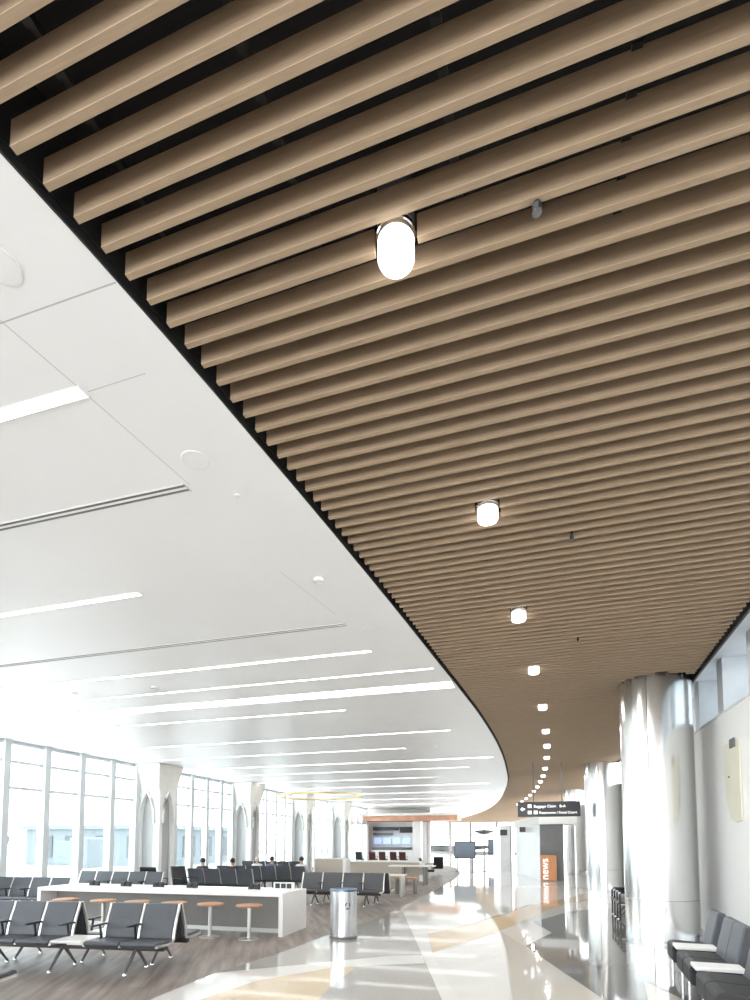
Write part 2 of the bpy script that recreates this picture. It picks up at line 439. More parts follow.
poly(3, 3, [(-2.09, 10.47), (-.94, 13.3), (-.34, 16.04), (.77, 18.37), (1.5, 20.2), (1.9, 19.2), (.29, 15.5), (-.78, 11.23), (-1.67, 8.71)])
poly(6, 4, [(-.27, 9.68), (.63, 6.75), (.95, 5.6), (1.22, 7.75), (1.49, 6.96), (1.75, 6.2), (2.9, 4.5), (2.9, 16.5), (1.2, 15.5), (.55, 14.5), (-.19, 12.68), (.18, 11.27)])
poly(5, 5, [(-.80, 11.22), (-.28, 12.9), (.18, 11.27), (-.27, 9.68)])
poly(2, 5, [(-1.40, 12.2), (-.60, 15.1), (-.34, 16.1), (-.32, 16.06), (-.92, 13.4)])
floor = m.build('floor', MATL); tag(floor, kind='structure')

# ------------------------------------------------------------------ right wall and clerestory
XW = 2.9
wall = MB().box(XW, XW + .2, -8, 36, 0, 3.84).build('wall_right', WHITE); tag(wall, kind='structure')
tag(MB().box(XW - .015, XW - .001, -8, 36, .002, .12).build('baseboard_right', STEEL2, bevel=.003), kind='structure')
tag(MB().box(XW - .02, XW + .7, -8, 36, 3.842, 3.875).build('trim_1', PALEG, bevel=.004), kind='structure')
# soffit above the clerestory
tag(MB().box(right(11) + .14, 4.0, -8, 36, 4.9, 5.0).build('trim_2', PALEG), kind='structure')
for i in range(14):
    y = 12.0 + 1.46 * (4 - i)
    tag(MB().box(3.03, 3.52, y, y + .30, 3.876, 4.899).build('trim_%d' % (i + 3), PALEG, bevel=.006), kind='structure')
    w = empty('window_%d' % (i + 1), (3.5, y + .30, 3.876)); tag(w, kind='structure')
    MB().box(.03, .04, .06, 1.10, .06, .96).build('window_pane', FROST, w)
    f = MB(); f.box(0, .07, .005, .06, 0, 1.02); f.box(0, .07, 1.10, 1.155, 0, 1.02); f.box(0, .07, .06, 1.10, 0, .06); f.box(0, .07, .06, 1.10, .96, 1.02); f.build('window_frame', MULL, w)

# mounted wall pieces on the right wall
t = thing('wall_panel', 'tall narrow cream panel mounted on the white wall above the right-hand seats', 'wall panel', (XW - .002, 9.72, 2.05), 0)
pts = [(0, -.35, 1.26), (0, .36, 1.26), (0, .37, .75), (0, .31, .36), (0, .14, .06), (0, -.08, 0), (0, -.35, .02)]
MB().prism(pts, (-.03, 0, 0)).build('panel', CREAMP, t, bevel=.006)
MB().box(-.06, -.031, -.22, -.02, 1.15, 1.29).build('top_bracket', SLOT, t, bevel=.006)
MB().lathe([(0, 0), (.012, 0), (.012, .02), (0, .02)], n=12).build('fixing_stud', SLOT, t).matrix_local = Matrix.Translation((-.03, .12, .72)) @ Matrix.Rotation(-PI / 2, 4, 'Y')
t = thing('wall_knob', 'small dark round knob on the white wall above the right-hand seats', 'door handle', (XW - .002, 8.65, 1.02))
MB().lathe([(0, 0), (.05, 0), (.05, .012), (0, .012)], n=20).build('rose', CHROME, t).matrix_local = Matrix.Rotation(-PI / 2, 4, 'Y')
MB().lathe([(0, .012), (.018, .012), (.018, .04), (.036, .055), (.036, .075), (.02, .085), (0, .085)], n=20).build('knob', SLOT, t, smooth=True).matrix_local = Matrix.Rotation(-PI / 2, 4, 'Y')

# ------------------------------------------------------------------ steel columns
CL = ['nearest and widest shiny steel-clad round column at the right', 'second shiny steel round column, just left of the widest one', 'third steel round column, behind the hanging sign', 'farthest steel round column, behind the grey kiosk']
for i, (x, y, r) in enumerate(COLS):
    t = thing('steel_column', CL[i], 'column', (x, y, 0), 0, 'steel clad columns')
    a0 = math.radians(-113)   # where the vertical joints sit
    for a in (0, 1):
        s0 = a0 + a * PI + .006 / r; s1 = a0 + (a + 1) * PI - .006 / r
        m = MB()
        for z0, z1 in ((.05, .747), (.75, ZC + .30)):
            m.lathe([(r - .004, z0), (r, z0 + .004), (r, z1 - .004), (r - .004, z1)], n=48, a0=s0, a1=s1)
        m.build('cladding_panel', STEEL, t, smooth=True)
    MB().lathe([(r - .012, .051), (r - .012, ZC + .3)], n=64).build('core', SLOT, t, smooth=True)
    MB().lathe([(r - .014, .0), (r - .006, .0), (r - .006, .05), (r - .014, .05)], n=64).build('base_ring', STEEL2, t, smooth=True)
    MB().lathe([(r - .03, ZC + .3), (r - .03, 5.12)], n=48).build('neck', TRIMB, t, smooth=True)

# ------------------------------------------------------------------ left window wall
XL = -14.5
nwin = 14
def bay(y0, y1, n):
    global nwin
    nwin += 1
    w = empty('window_%d' % nwin, (XL, y0, 0)); tag(w, kind='structure')
    L = y1 - y0
    m = MB()
    for i in range(n + 1):
        c = L * i / n
        c = min(max(c, .1), L - .1)
        m.box(-.06, .20, c - .1, c + .1, 0, ZC)
    for z, h in ((.06, .12), (3.30, .08), (4.05, .08), (ZC - .06, .10)):
        for i in range(n):
            a = L * i / n + .1; b = L * (i + 1) / n - .1
            m.box(-.04, .10, a + (.1 if i == 0 else 0), b - (.1 if i == n - 1 else 0), z - h / 2, z + h / 2)
    m.build('window_frame', MULL, w)
    MB().box(-.012, .0, .02, L - .02, .02, ZC - .02).build('window_pane', GLASS, w)
PY = [3.2, 9.9, 17.6, 24.3, 31.0, 37.7]
prevy = -8
for py in PY:
    bay(prevy + (.5 if prevy > -8 else 0), py - .5, 5); prevy = py
bay(prevy + .5, 45.5, 5)
pl = ['nearest', 'first', 'second', 'third', 'fourth', 'fifth']
def pier(i, y):
    lb = ['cream pier with pointed arch niche between windows, out at the left', 'cream pier with pointed arch niche between windows, left of the nearest window run',
          'cream arched pier between the window bays, nearest of those in view', 'cream arched pier between the window bays, second of those in view', 'cream arched pier between the window bays, third of those in view', 'cream arched pier between the window bays, farthest in view'][i]
    t = thing('arched_pier', lb, 'pier', (-14.0, y, 0), 0, 'arched piers along the window wall')
    W = .5
    MB().box(-.5, .42, -.30, .45, 0, ZC - .002).build('core', NICHE, t)
    # front frame with a pointed opening
    def arch(hw, zs, za, n=8):
        L = []
        for q in range(n + 1):
            u = q / n; L.append((-hw * (1 - u**1.6), zs + (za - zs) * math.sin(u * PI / 2)**.9))
        return L
    def panel(face):
        m = MB()
        A = arch(.30, 2.55, 3.55)
        left = [(-W, 0), (-.30, 0)] + A + [(0, ZC - .45), (-W, ZC - .45)]
        for sgn in (-1, 1):
            if face == 'y': m.prism([(sgn * a * (1 if sgn == 1 else 1), -.46, z) for a, z in left], (0, .155, 0))
            else: m.prism([(.425, sgn * a * .9, z) for a, z in left], (.12, 0, 0))
        return m
    panel('y').build('arch_panel', WHITE, t)
    panel('x').build('arch_panel', WHITE, t)
    m = MB()
    a, b = .52, .70
    m.hexa([(-.5, -a + .05, ZC - 1.05), (a, -a + .05, ZC - 1.05), (a, a, ZC - 1.05), (-.5, a, ZC - 1.05), (-.5, -b, ZC - .005), (b, -b, ZC - .005), (b, b, ZC - .005), (-.5, b, ZC - .005)])
    m.build('flared_capital', CREAM, t, bevel=.03)
    m = MB()
    for s in (-1, 1):
        m.tube([(s * .34, -.50, 2.45), (s * .30, -.50, 2.95), (s * .17, -.50, 3.38), (0, -.50, 3.66)], .045, 8)
        m.tube([(.58, s * .31, 2.45), (.58, s * .27, 2.95), (.58, s * .15, 3.38), (.58, 0, 3.66)], .045, 8)
    m.build('arch_moulding', CREAM, t, smooth=True)
for i, y in enumerate(PY):
    if i: pier(i, y)

# ------------------------------------------------------------------ far end glazing and shop wall
nwin += 1
w = empty('window_%d' % nwin, (0, YEND, 0)); tag(w, kind='structure')
m = MB()
for x in [-46, -40, -34, -28, -22.5, -17.2, -13.2, -10.1, -6.2, -2.0, 2.2, 5.6]: m.box(x - .18, x + .18, -.2, .2, 0, 5.2)
m.box(-46, 5.6, -.15, .15, 0, .3); m.box(-46, 5.6, -.12, .12, 2.9, 3.05); m.box(-46, 5.6, -.15, .15, 4.9, 5.2)
m.build('window_frame', PANEL, w)
MB().box(-46, 5.6, -.01, .01, .1, 5.1).build('window_pane', GLASS, w)
tag(MB().box(-15.2, -15.0, -8, 46, -.2, ZC).build('wall_left', WHITE), kind='structure')  if False else None

# shop at the far end of the waiting area
t = thing('cafe_shopfront', 'far cafe shopfront with copper coloured soffit and dark menu boards', 'shop', (-12.6, 45.2, 0))
MB().box(-3.6, 3.2, 1.6, 1.8, 0, 3.5).build('back_wall', PALEG, t)
MB().box(-3.0, -1.6, -.2, .25, 0, 3.25).build('side_pier', WHITE, t, bevel=.02)
MB().box(-3.4, -3.05, 0, 1.5, 0, 3.5).build('side_wall', COPPER, t)
MB().box(-3.9, 6.2, -.7, 1.7, 3.52, 3.92).build('soffit', COPPER, t, bevel=.02)
MB().box(-3.95, 6.3, -.9, 1.8, 3.93, 4.15).build('soffit_trim', CREAM, t, bevel=.02)
MB().box(-1.5, .8, 1.2, 1.35, 2.75, 3.05).build('menu_board', SIGNK, t)
MB().box(.9, 2.3, 1.2, 1.35, 2.55, 3.05).build('menu_board', SIGNK, t)
MB().box(-1.5, .3, 1.2, 1.3, 2.35, 2.55).build('menu_board', KGREY, t)
for i in range(4): MB().box(-1.45 + .85 * i, -.72 + .85 * i, 1.25, 1.33, 1.55, 2.15).build('display_screen', SCRL, t, bevel=.02)
MB().box(-1.5, 2.2, .5, 1.1, 0, 1.05).build('service_counter', QUARTZ, t, bevel=.02)
MB().box(-1.4, 2.1, .52, 1.0, 1.06, 1.3).build('display_case', KGREY, t, bevel=.03)
MB().box(2.4, 3.1, -.3, .4, 0, 3.5).build('corner_pier', WHITE, t, bevel=.03)
tag(MB().box(-9.3, -9.1, 47.0, 47.2, 0, ZC).build('trim_30', WHITE), kind='structure')
tag(MB().box(-15.2, -9.3, 47.2, 47.4, 0, ZC).build('wall_back', WHITE), kind='structure')

# ------------------------------------------------------------------ hanging direction sign
def text_mesh(name, s, size, parent, loc, rot=(PI / 2, 0, 0), mtl=SIGNW, ext=.003, align='LEFT'):
    c = bpy.data.curves.new('txt', 'FONT'); c.body = s; c.size = size; c.extrude = ext; c.align_x = align; c.resolution_u = 3
    o = bpy.data.objects.new('txt', c); COL.objects.link(o)
    dg = bpy.context.evaluated_depsgraph_get(); dg.update()
    me = bpy.data.meshes.new_from_object(o.evaluated_get(dg)); bpy.data.objects.remove(o); bpy.data.curves.remove(c)
    me.materials.clear(); me.materials.append(mtl)
    r = bpy.data.objects.new(name, me); COL.objects.link(r); r.parent = parent; r.location = loc; r.rotation_euler = rot
    return r
t = thing('direction_sign', 'hanging black direction sign with two lines of white text', 'sign', (.31, 21.0, 2.67), math.radians(1.0))
MB().box(-1.09, 1.09, -.07, .07, 0, .55).build('sign_box', SIGNK, t, bevel=.01)
for x in (-.52, .47): MB().tube([(x, 0, .551), (x, 0, 2.47)], .02, 8).build('hanging_rod', SLOT, t)
m = MB(); y = -.075
m.prism([(-1.0, y, .28), (-.91, y, .20), (-.91, y, .255), (-.83, y, .255), (-.83, y, .305), (-.91, y, .305), (-.91, y, .36)], (0, .006, 0)); m.build('arrow', SIGNW, t)
for (x, z) in ((-.73, .33), (-.73, .10), (-.52, .10)): MB().box(x, x + .13, -.076, -.07, z, z + .12).build('pictogram', SIGNW, t)
text_mesh('lettering', 'Baggage Claim   B-A', .135, t, (-.52, -.071, .335))
text_mesh('lettering', 'Restrooms / Food Court', .128, t, (-.33, -.071, .105))

# ------------------------------------------------------------------ grey kiosk with orange panel, and the walls behind it
t = thing('grey_kiosk', 'tall grey kiosk wall with white top under the direction sign', 'kiosk', (-.02, 26.2, 0))
MB().box(0, 1.02, 0, .9, .0, 2.55).build('grey_panel', KGREY, t)
m = MB(); m.prism([(-.02, .003, 0), (-.002, .003, 0), (-.002, .9, 0), (-1.25, 6.2, 0), (-1.30, 6.2, 0)], (0, 0, 2.55)); m.build('side_panel', PALEG, t)
MB().prism([(-.03, -.15, 2.56), (1.6, -.15, 2.56), (1.6, .95, 2.56), (-1.2, 6.25, 2.56), (-1.4, 6.25, 2.56)], (0, 0, .38)).build('white_fascia', WHITE, t)
MB().box(-.45, -.15, -.02, .04, 2.26, 2.52).build('blade_sign', SIGNK, t).location = (-.55, 3.2, 0)
t = thing('orange_banner', 'orange upright panel with vertical white lettering at the kiosk foot', 'sign', (-.02, 26.0, 0))
MB().box(.02, .70, -.02, .10, .0, 1.16).build('panel', ORANGE, t, bevel=.01)
MB().box(.0, .74, -.06, .14, .0, .03).build('foot', KGREY, t)
text_mesh('lettering', 'news', .46, t, (.33, -.024, .06), (PI / 2, -PI / 2, 0), SIGNW)
t = thing('pale_partition', 'pale grey partition block farther left behind the grey kiosk', 'partition', (-2.35, 34.5, 0), 0)
MB().prism([(0, 0, 0), (.65, 0, 0), (.55, 6, 0), (-.9, 6, 0)], (0, 0, 2.75)).build('panel', PALEG, t)
MB().box(.0, .42, -.06, -.01, 2.15, 2.5).build('blade_sign', SIGNK, t)
MB().box(.60, .66, -.05, -.005, 0, 2.75).build('edge_post', SLOT, t)

# ------------------------------------------------------------------ screens and pole down the concourse
def screen(loc, w, lb, z0=.78, z1=1.78, mtl=SCRN):
    t = thing('display_stand', lb, 'display screen', loc)
    MB().box(-w / 2, w / 2, -.05, .05, z0, z1).build('cabinet', SIGNK, t, bevel=.01)
    MB().box(-w / 2 + .05, w / 2 - .05, -.058, -.0505, z0 + .06, z1 - .06).build('screen', mtl, t)
    for s in (-1, 1):
        MB().tube([(s * w * .36, 0, .03), (s * w * .36, 0, z0)], .04, 8).build('leg', SLOT, t)
        MB().box(s * w * .36 - .08, s * w * .36 + .08, -.3, .3, 0, .03).build('foot', SLOT, t)
screen((-4.25, 32.5, 0), 1.25, 'wide dark display screen on two legs, left of the disc pole')
screen((-3.3, 41.5, 0), .85, 'narrow display screen with pale picture, right of the disc pole', .85, 1.95, SCRN)
t = thing('disc_pole', 'thin grey pole with a dark flat disc canopy down the concourse', 'sign pole', (-3.22, 33.4, 0))
MB().lathe([(0, 0), (.22, 0), (.22, .02), (.05, .035), (0, .035)], n=24).build('base_plate', SLOT, t)
MB().tube([(0, 0, .03), (0, 0, 2.75)], .045, 12).build('pole', PANEL, t, smooth=True)
MB().lathe([(.046, 2.24), (.45, 2.30), (.56, 2.36), (.56, 2.40), (.40, 2.46), (.046, 2.48)], n=32).build('disc', SLOT, t, smooth=True)

# ------------------------------------------------------------------ litter bin
t = thing('litter_bin', 'round brushed steel litter bin with blue-grey lid on the glossy floor', 'bin', (-3.49, 9.62, 0))
R = .245
MB().lathe([(R - .01, .045), (R, .05), (R, .865), (R - .012, .875)], n=48).build('body', STEEL2, t, smooth=True)
MB().lathe([(0, 0), (R + .008, 0), (R + .008, .035), (R - .005, .045), (0, .045)], n=48).build('base_ring', SLOT, t, smooth=True)
MB().lathe([(R + .006, .85), (R + .006, .89), (R - .03, .895), (R - .05, .875), (.13, .855), (.13, .80), (0, .80)], n=48).build('lid', mat('bin_lid_blue', (.17, .23, .31), .3, .7), t, smooth=True)
for a in range(3):   # recycling style emblem of three bent arrows
    m = MB(); a0 = math.radians(90 + 120 * a); P = []
    for q in range(6):
        an = a0 + math.radians(15 + 16 * q); P.append((.042 * math.cos(an), .052 * math.sin(an)))
    for (x0, z0), (x1, z1) in zip(P, P[1:]):
        def onc(x, z):
            an = math.radians(-52) + x / R; rr = R + .0015
            return (rr * math.cos(an), rr * math.sin(an), .60 + z)
        v = [m.bm.verts.new(onc(*p)) for p in ((x0 * .8, z0 * .8), (x0 * 1.2, z0 * 1.2), (x1 * 1.2, z1 * 1.2), (x1 * .8, z1 * .8))]; m.face(v)
    m.build('emblem_arrow', SIGNK, t)

# ------------------------------------------------------------------ charging counter with stools
CR = math.radians(1.8)
t = thing('charging_counter', 'long white waterfall counter with grey panel behind the front seats', 'counter', (-10.2, 9.17, 0), CR)
LC = 5.62
MB().box(0, LC, 0, 1.15, .73, .80).build('worktop', QUARTZ, t, bevel=.006)
MB().box(LC - .09, LC, 0, 1.15, 0, .729).build('end_panel', QUARTZ, t, bevel=.004)
MB().box(0, .09, 0, 1.15, 0, .729).build('end_panel', QUARTZ, t, bevel=.004)
MB().box(.091, LC - .091, .42, .72, 0.0, .729).build('grey_panel', PANEL, t)
MB().box(.091, LC - .091, .40, .419, 0.0, .08).build('kick_plate', ALU, t)
def on_counter(px, py): 
    return (-10.2 + px * math.cos(CR) - py * math.sin(CR), 9.17 + px * math.sin(CR) + py * math.cos(CR), .80)
STX = [-5.08, -5.88, -6.65, -7.46, -8.25, -9.15]
sl = ['rightmost wooden topped stool at the white counter, nearest the bin', 'second wooden topped stool from the right at the white counter', 'third wooden topped stool from the right at the white counter', 'fourth wooden topped stool from the right at the white counter', 'fifth wooden topped stool from the right at the white counter', 'leftmost wooden topped stool at the white counter']
s0 = thing('counter_stool', sl[0], 'stool', (STX[0], 9.0, 0), 0, 'stools at the white counter')
MB().lathe([(0, .575), (.20, .575), (.235, .585), (.24, .60), (.235, .615), (.2, .622), (0, .622)], n=40).build('seat', STOOLW, s0, smooth=True)
MB().lathe([(.0, .56), (.09, .56), (.09, .575), (0, .575)], n=24).build('mount_plate', ALU, s0)
MB().tube([(0, 0, .02), (0, 0, .56)], .035, 16).build('post', ALU, s0, smooth=True)
MB().lathe([(0, 0), (.19, 0), (.19, .012), (.04, .024), (0, .024)], n=32).build('base_plate', ALU, s0, smooth=True)
for i in range(1, 6): dup(s0, sl[i], (STX[i], 9.0 - .02 * i, 0))
# socket hubs along the counter
h0 = thing('socket_hub', 'small dark double socket hub at the counter left end', 'power outlet', on_counter(.95, .55), CR, 'socket hubs on the white counter')
MB().box(-.13, .13, -.05, .05, .0, .012).build('base', ALU, h0, bevel=.004)
for q in (-1, 1): 
    m = MB(); m.prism([(q * .065 - .05, -.045, .012), (q * .065 - .05, .045, .012), (q * .065 - .05, .045, .11), (q * .065 - .05, -.01, .11)], (.10, 0, 0)); so = m.build('socket_block', BLKPL, h0, bevel=.006)
    MB().box(q * .065 - .03, q * .065 + .03, .045, .05, .03, .09).build('socket', PALEG, so)
hl = ['small dark double socket hub second from the counter left end', 'small dark double socket hub third from the counter left end', 'small dark double socket hub fourth from the counter left end', 'small dark double socket hub second from the counter right end']
for lb, x in zip(hl, (1.75, 2.55, 3.35, 4.75)): dup(h0, lb, on_counter(x, .55), CR)
h = thing('triple_power_outlet', 'row of three dark sockets in a pale frame near counter right end', 'power outlet', on_counter(5.28, .8), CR)
MB().box(-.22, .22, -.03, .03, 0, .14).build('frame', PALEG, h, bevel=.006)
for q in (-.125, 0, .125): MB().box(q - .05, q + .05, -.042, -.031, .025, .12).build('socket', BLKPL, h, bevel=.005)

# ------------------------------------------------------------------ beam seating
def bench(layout, label, loc, rz, w=.52, tw=.5, fab=FABRIC, group=None, name='beam_seat', sh=.43, bh=.88, arms=True, loops=False):
    t = thing(name, label, 'airport seating', loc, rz, group)
    xs = []; x = 0
    for c in layout:
        ww = w if c == 'S' else tw
        xs.append((c, x, x + ww)); x += ww
    total = x
    # beam
    MB().box(.04, total - .04, .27, .35, sh - .15, sh - .085).build('beam', SHELL, t, bevel=.008)
    seatm = backm = None
    bp = [(.455, sh - .01), (.475, sh + .10), (.52, sh + .24), (.565, bh - .10), (.60, bh)]
    for (c, a, b) in xs:
        if c == 'T':
            MB().box(a + .015, b - .015, .0, .50, sh - .03, sh + .005).build('table', QUARTZ, t, bevel=.012)
            MB().box(a + .12, b - .12, .2, .42, sh - .084, sh - .031).build('table_bracket', ALU, t)
            continue
        m = MB()
        pr = [(-.005, sh - .045), (-.01, sh - .015), (.03, sh + .006), (.22, sh - .004), (.43, sh - .012), (.47, sh - .005), (.47, sh - .055), (.03, sh - .065)]
        m.prism([(a + .012, y, z) for y, z in pr], (b - a - .024, 0, 0)); s = m.build('seat', fab, t, bevel=.012)
        m = MB(); m.box(a + .03, b - .03, .05, .44, sh - .084, sh - .067); m.build('seat_pan', SHELL, s)
        m = MB()
        front = [(y - .012, z) for y, z in bp]; back = [(y + .028, z) for y, z in bp]
        m.prism([(a + .022, y, z) for y, z in front + list(reversed(back))], (b - a - .044, 0, 0)); m.build('backrest', fab, t, bevel=.010)
    ends = sorted({round(a, 4) for c, a, b in xs if c == 'S'} | {round(b, 4) for c, a, b in xs if c == 'S'})
    for e in ends:
        m = MB(); m.tube([(e, .02, sh - .05), (e, .30, sh - .062), (e, .44, sh - .05)] + [(e, y + .012, z) for y, z in bp[0:]], .0, 4, sq=(.021, .021)); m.build('side_frame', ALU, t)
        if loops:
            MB().tube([(e, .03, .03), (e, .03, .60), (e, .06, .635), (e, .42, .635), (e, .47, .60)], .02, 8).build('arm_loop', BLKPL, t)
        if arms and not loops and 0.01 < e < total - .01:
            m = MB(); m.box(e - .028, e + .028, .20, .49, sh + .165, sh + .19); m.build('armrest', BLKPL, t, bevel=.01)
            m = MB(); m.tube([(e, .40, sh - .05), (e, .36, sh + .165)], .016, 8); m.build('armrest_post', BLKPL, t)
    nl = max(2, int(total / 1.3) + 1)
    for i in range(nl):
        lx = .45 + (total - .9) * i / (nl - 1) if nl > 1 else total / 2
        m = MB(); m.tube([(lx, .30, sh - .12), (lx, .05, .03)], 0, 6, rs=[.026, .016]); m.tube([(lx, .32, sh - .12), (lx, .56, .03)], 0, 6, rs=[.026, .016])
        lg = m.build('leg', SLOT, t)
        for fy in (.05, .56): MB().lathe([(0, 0), (.03, 0), (.03, .014), (.016, .034), (0, .034)], lx, fy, 14).build('foot_glide', CHROME, lg, smooth=True)
    return t
def at_right(loc, rz, L):   # left origin for a bench whose right front corner is loc
    return (loc[0] - L * math.cos(rz), loc[1] - L * math.sin(rz), 0)
R9 = math.radians(8)
LA = 5 * .52 + .5
A0 = at_right((-4.80, 6.10), R9, LA)
GS = 'beam seats in the waiting area'
bench('SSSTSS', 'front row of dark blue-grey beam seats with white table, facing camera, beside carpet edge', A0, R9, group=GS)
def back_to_back(A0, rz, L, gap=1.27):   # origin of a mirrored bench behind
    ex = Vector((math.cos(rz), math.sin(rz))); ey = Vector((-math.sin(rz), math.cos(rz)))
    p = Vector((A0[0], A0[1])) + ex * L + ey * gap
    return (p.x, p.y, 0), rz + PI
o, r = back_to_back(A0, R9, LA)
bench('SSTSSS', 'beam seats backing onto the front row, facing the white counter', o, r, group=GS)
# nearer bench whose tip enters at the lower left, facing away
bench('SSS', 'beam seat at lower left corner, only its dark seat tip in frame', (-5.22, 4.50, 0), PI + R9, group=GS)
bench('SSSS', 'pale lit beam seats at far left, left of the white counter end', (-13.15, 10.05, 0), math.radians(5), w=.55, group=GS)
bench('SSSSS', 'beam seats behind left end of the white counter, tops just showing', (-13.3, 12.9, 0), math.radians(4), w=.56, group=GS)
bench('SSSS', 'beam seats behind middle of the white counter, beside dark lounge chairs', (-9.0, 16.6, 0), PI + math.radians(4), w=.58, group=GS)
bench('SSSSSS', 'long row of beam seats with seated people, behind right half of counter', (-8.15, 18.9, 0), PI + math.radians(4), w=.58, group=GS)
bench('SSSSS', 'farthest row of beam seats by the windows beyond the seated people', (-10.4, 23.5, 0), PI + math.radians(4), w=.58, group=GS)
bench('SSSS', 'charcoal beam seats between the white counter and the bin, facing camera', (-6.55, 14.15, 0), math.radians(3), w=.60, fab=FABRIC2, group=GS)
bench('SSSS', 'charcoal beam seats turned away behind those next to the bin', (-6.5 + 2.4, 15.55, 0), PI + math.radians(3), w=.60, fab=FABRIC2, group=GS)

# ------------------------------------------------------------------ right-hand upholstered seating
def lounge_bench(label, loc, rz, n, w, tables, group, name='upholstered_bench'):
    # along +x, facing -y; tables = indices after which a white slab sits
    t = thing(name, label, 'airport seating', loc, rz, group)
    x = 0
    D = .50
    for i in range(n):
        a, b = x + .005, x + w - .005
        m = MB(); pr = [(0, .20), (-.02, .24), (-.02, .39), (.0, .42), (.06, .435), (.26, .42), (.46, .415), (.46, .32), (.08, .29), (.06, .20)]
        m.prism([(a, y, z) for y, z in pr], (b - a, 0, 0)); m.build('seat', SEATD, t, bevel=.018, seg=3)
        m = MB(); pr = [(.40, .40), (.43, .55), (.50, .84), (.52, .86), (.58, .855), (.60, .83), (.54, .55), (.52, .36), (.44, .36)]
        m.prism([(a, y, z) for y, z in pr], (b - a, 0, 0)); m.build('backrest', FABRIC, t, bevel=.018, seg=3)
        for lx in (a + .03,):
            m = MB(); m.tube([(lx, .04, .0), (lx, .04, .2)], .016, 10); m.build('leg', CHROME, t, smooth=True)
            m = MB(); m.tube([(lx, .48, .0), (lx, .48, .34)], .016, 10); m.build('leg', CHROME, t, smooth=True)
        x += w
        if i in tables:
            MB().box(x + .005, x + .295, -.015, .44, .425, .465).build('armrest_table', QUARTZ, t, bevel=.008)
            MB().box(x + .08, x + .22, .03, .42, .22, .424).build('armrest_support', SHELL, t)
            x += .30
    MB().box(.0, x, .30, .36, .205, .265).build('beam', SHELL, t)
    m = MB(); m.tube([(x - .03, .04, .0), (x - .03, .04, .2)], .016, 10); m.build('leg', CHROME, t, smooth=True)
    return t
GR = 'upholstered seats along the right wall'
# facing -x : rotate so local -y -> -x, local +x -> -y
lounge_bench('charcoal upholstered seats with white slab armrests at the lower right corner', (1.645, 8.42, 0), -PI / 2 - math.radians(3.6), 5, .45, (0, 2), GR)
bench('SSS', 'small distant charcoal seats beside the widest steel column', (1.62, 14.6, 0), -PI / 2, w=.46, fab=FABRIC2, group=GR, loops=True)

# ------------------------------------------------------------------ low partitions, tables beyond the bin
def part_counter(label, loc, L, h, rz=0, d=.5):
    t = thing('low_partition', label, 'partition', loc, rz, 'tan partitions beyond the bin')
    MB().box(0, L, 0, d, 0, h - .05).build('tan_panel', TANP, t)
    MB().box(-.02, L + .02, -.03, d + .03, h - .049, h).build('pale_top', CREAM, t, bevel=.006)
    MB().box(L + .001, L + .14, -.01, d + .01, 0, h - .05).build('end_post', WHITE, t, bevel=.006)
part_counter('shorter tan low partition with white end, left of the longer one', (-8.45, 20.0, 0), 1.15, 1.13)
part_counter('longer tan low partition stretching behind the pale-topped tables', (-8.7, 24.2, 0), 3.5, .88)
t = thing('long_table', 'pale-topped table on grey panel legs before the longer tan partition', 'table', (-6.0, 21.9, 0))
MB().box(0, 1.85, 0, .75, .74, .79).build('table_top', CREAM, t, bevel=.006)
for x in (.55, 1.42): MB().box(x, x + .09, .08, .67, 0, .739).build('leg', PANEL, t)
MB().box(.64, 1.42, .34, .40, .4, .70).build('stretcher', TANP, t)
t = thing('side_table', 'lower pale-topped table just right of the charcoal beam seats', 'table', (-5.15, 17.0, 0))
MB().box(0, .95, 0, .65, .66, .70).build('table_top', CREAM, t, bevel=.006)
for x in (.05, .84): MB().box(x, x + .06, .06, .59, 0, .659).build('leg', ALU, t)
t = thing('wooden_bench', 'small wooden-topped bench in front of the pale-topped tables', 'bench', (-4.78, 18.1, 0))
MB().box(0, .78, 0, .42, .50, .55).build('bench_top', STOOLW, t, bevel=.008)
for x in (.05, .67): MB().box(x, x + .06, .05, .37, 0, .499).build('leg', PANEL, t)
# dark lounge chairs
def lounge_chair(label, loc, rz, mtl=BLKPL, group='dark lounge chairs'):
    t = thing('lounge_chair', label, 'chair', loc, rz, group)
    m = MB(); m.prism([(-.27, y, z) for y, z in [(-.02, .38), (0, .46), (.25, .44), (.5, .45), (.52, .36), (.05, .33)]], (.54, 0, 0)); m.build('seat', mtl, t, bevel=.02)
    m = MB(); m.prism([(-.26, y, z) for y, z in [(.44, .45), (.50, .60), (.60, .98), (.66, 1.0), (.68, .96), (.58, .55), (.53, .36)]], (.52, 0, 0)); m.build('backrest', mtl, t, bevel=.02)
    MB().tube([(0, .25, .05), (0, .25, .35)], .04, 12).build('pedestal', ALU, t, smooth=True)
    m = MB()
    for q in range(4):
        an = PI / 4 + q * PI / 2; m.tube([(0, .25, .06), (.3 * math.cos(an), .25 + .3 * math.sin(an), .018)], 0, 6, rs=[.022, .014])
    m.build('base', ALU, t)
    for s in (-1, 1):
        m = MB(); m.tube([(s * .29, .06, .40), (s * .30, .06, .62), (s * .30, .42, .64), (s * .28, .53, .62)], .016, 8); m.build('armrest', mtl, t)
    return t
lounge_chair('black lounge chair in side profile behind the middle of the counter', (-10.35, 14.75, 0), math.radians(75))
lounge_chair('black rounded lounge chair left of the one in side profile', (-11.5, 14.75, 0), math.radians(185))
lounge_chair('black lounge chair at right end of longer tan partition', (-4.9, 26.0, 0), math.radians(110))
lounge_chair('black lounge chair farther behind the one at the partition end', (-5.3, 29.0, 0), math.radians(200))
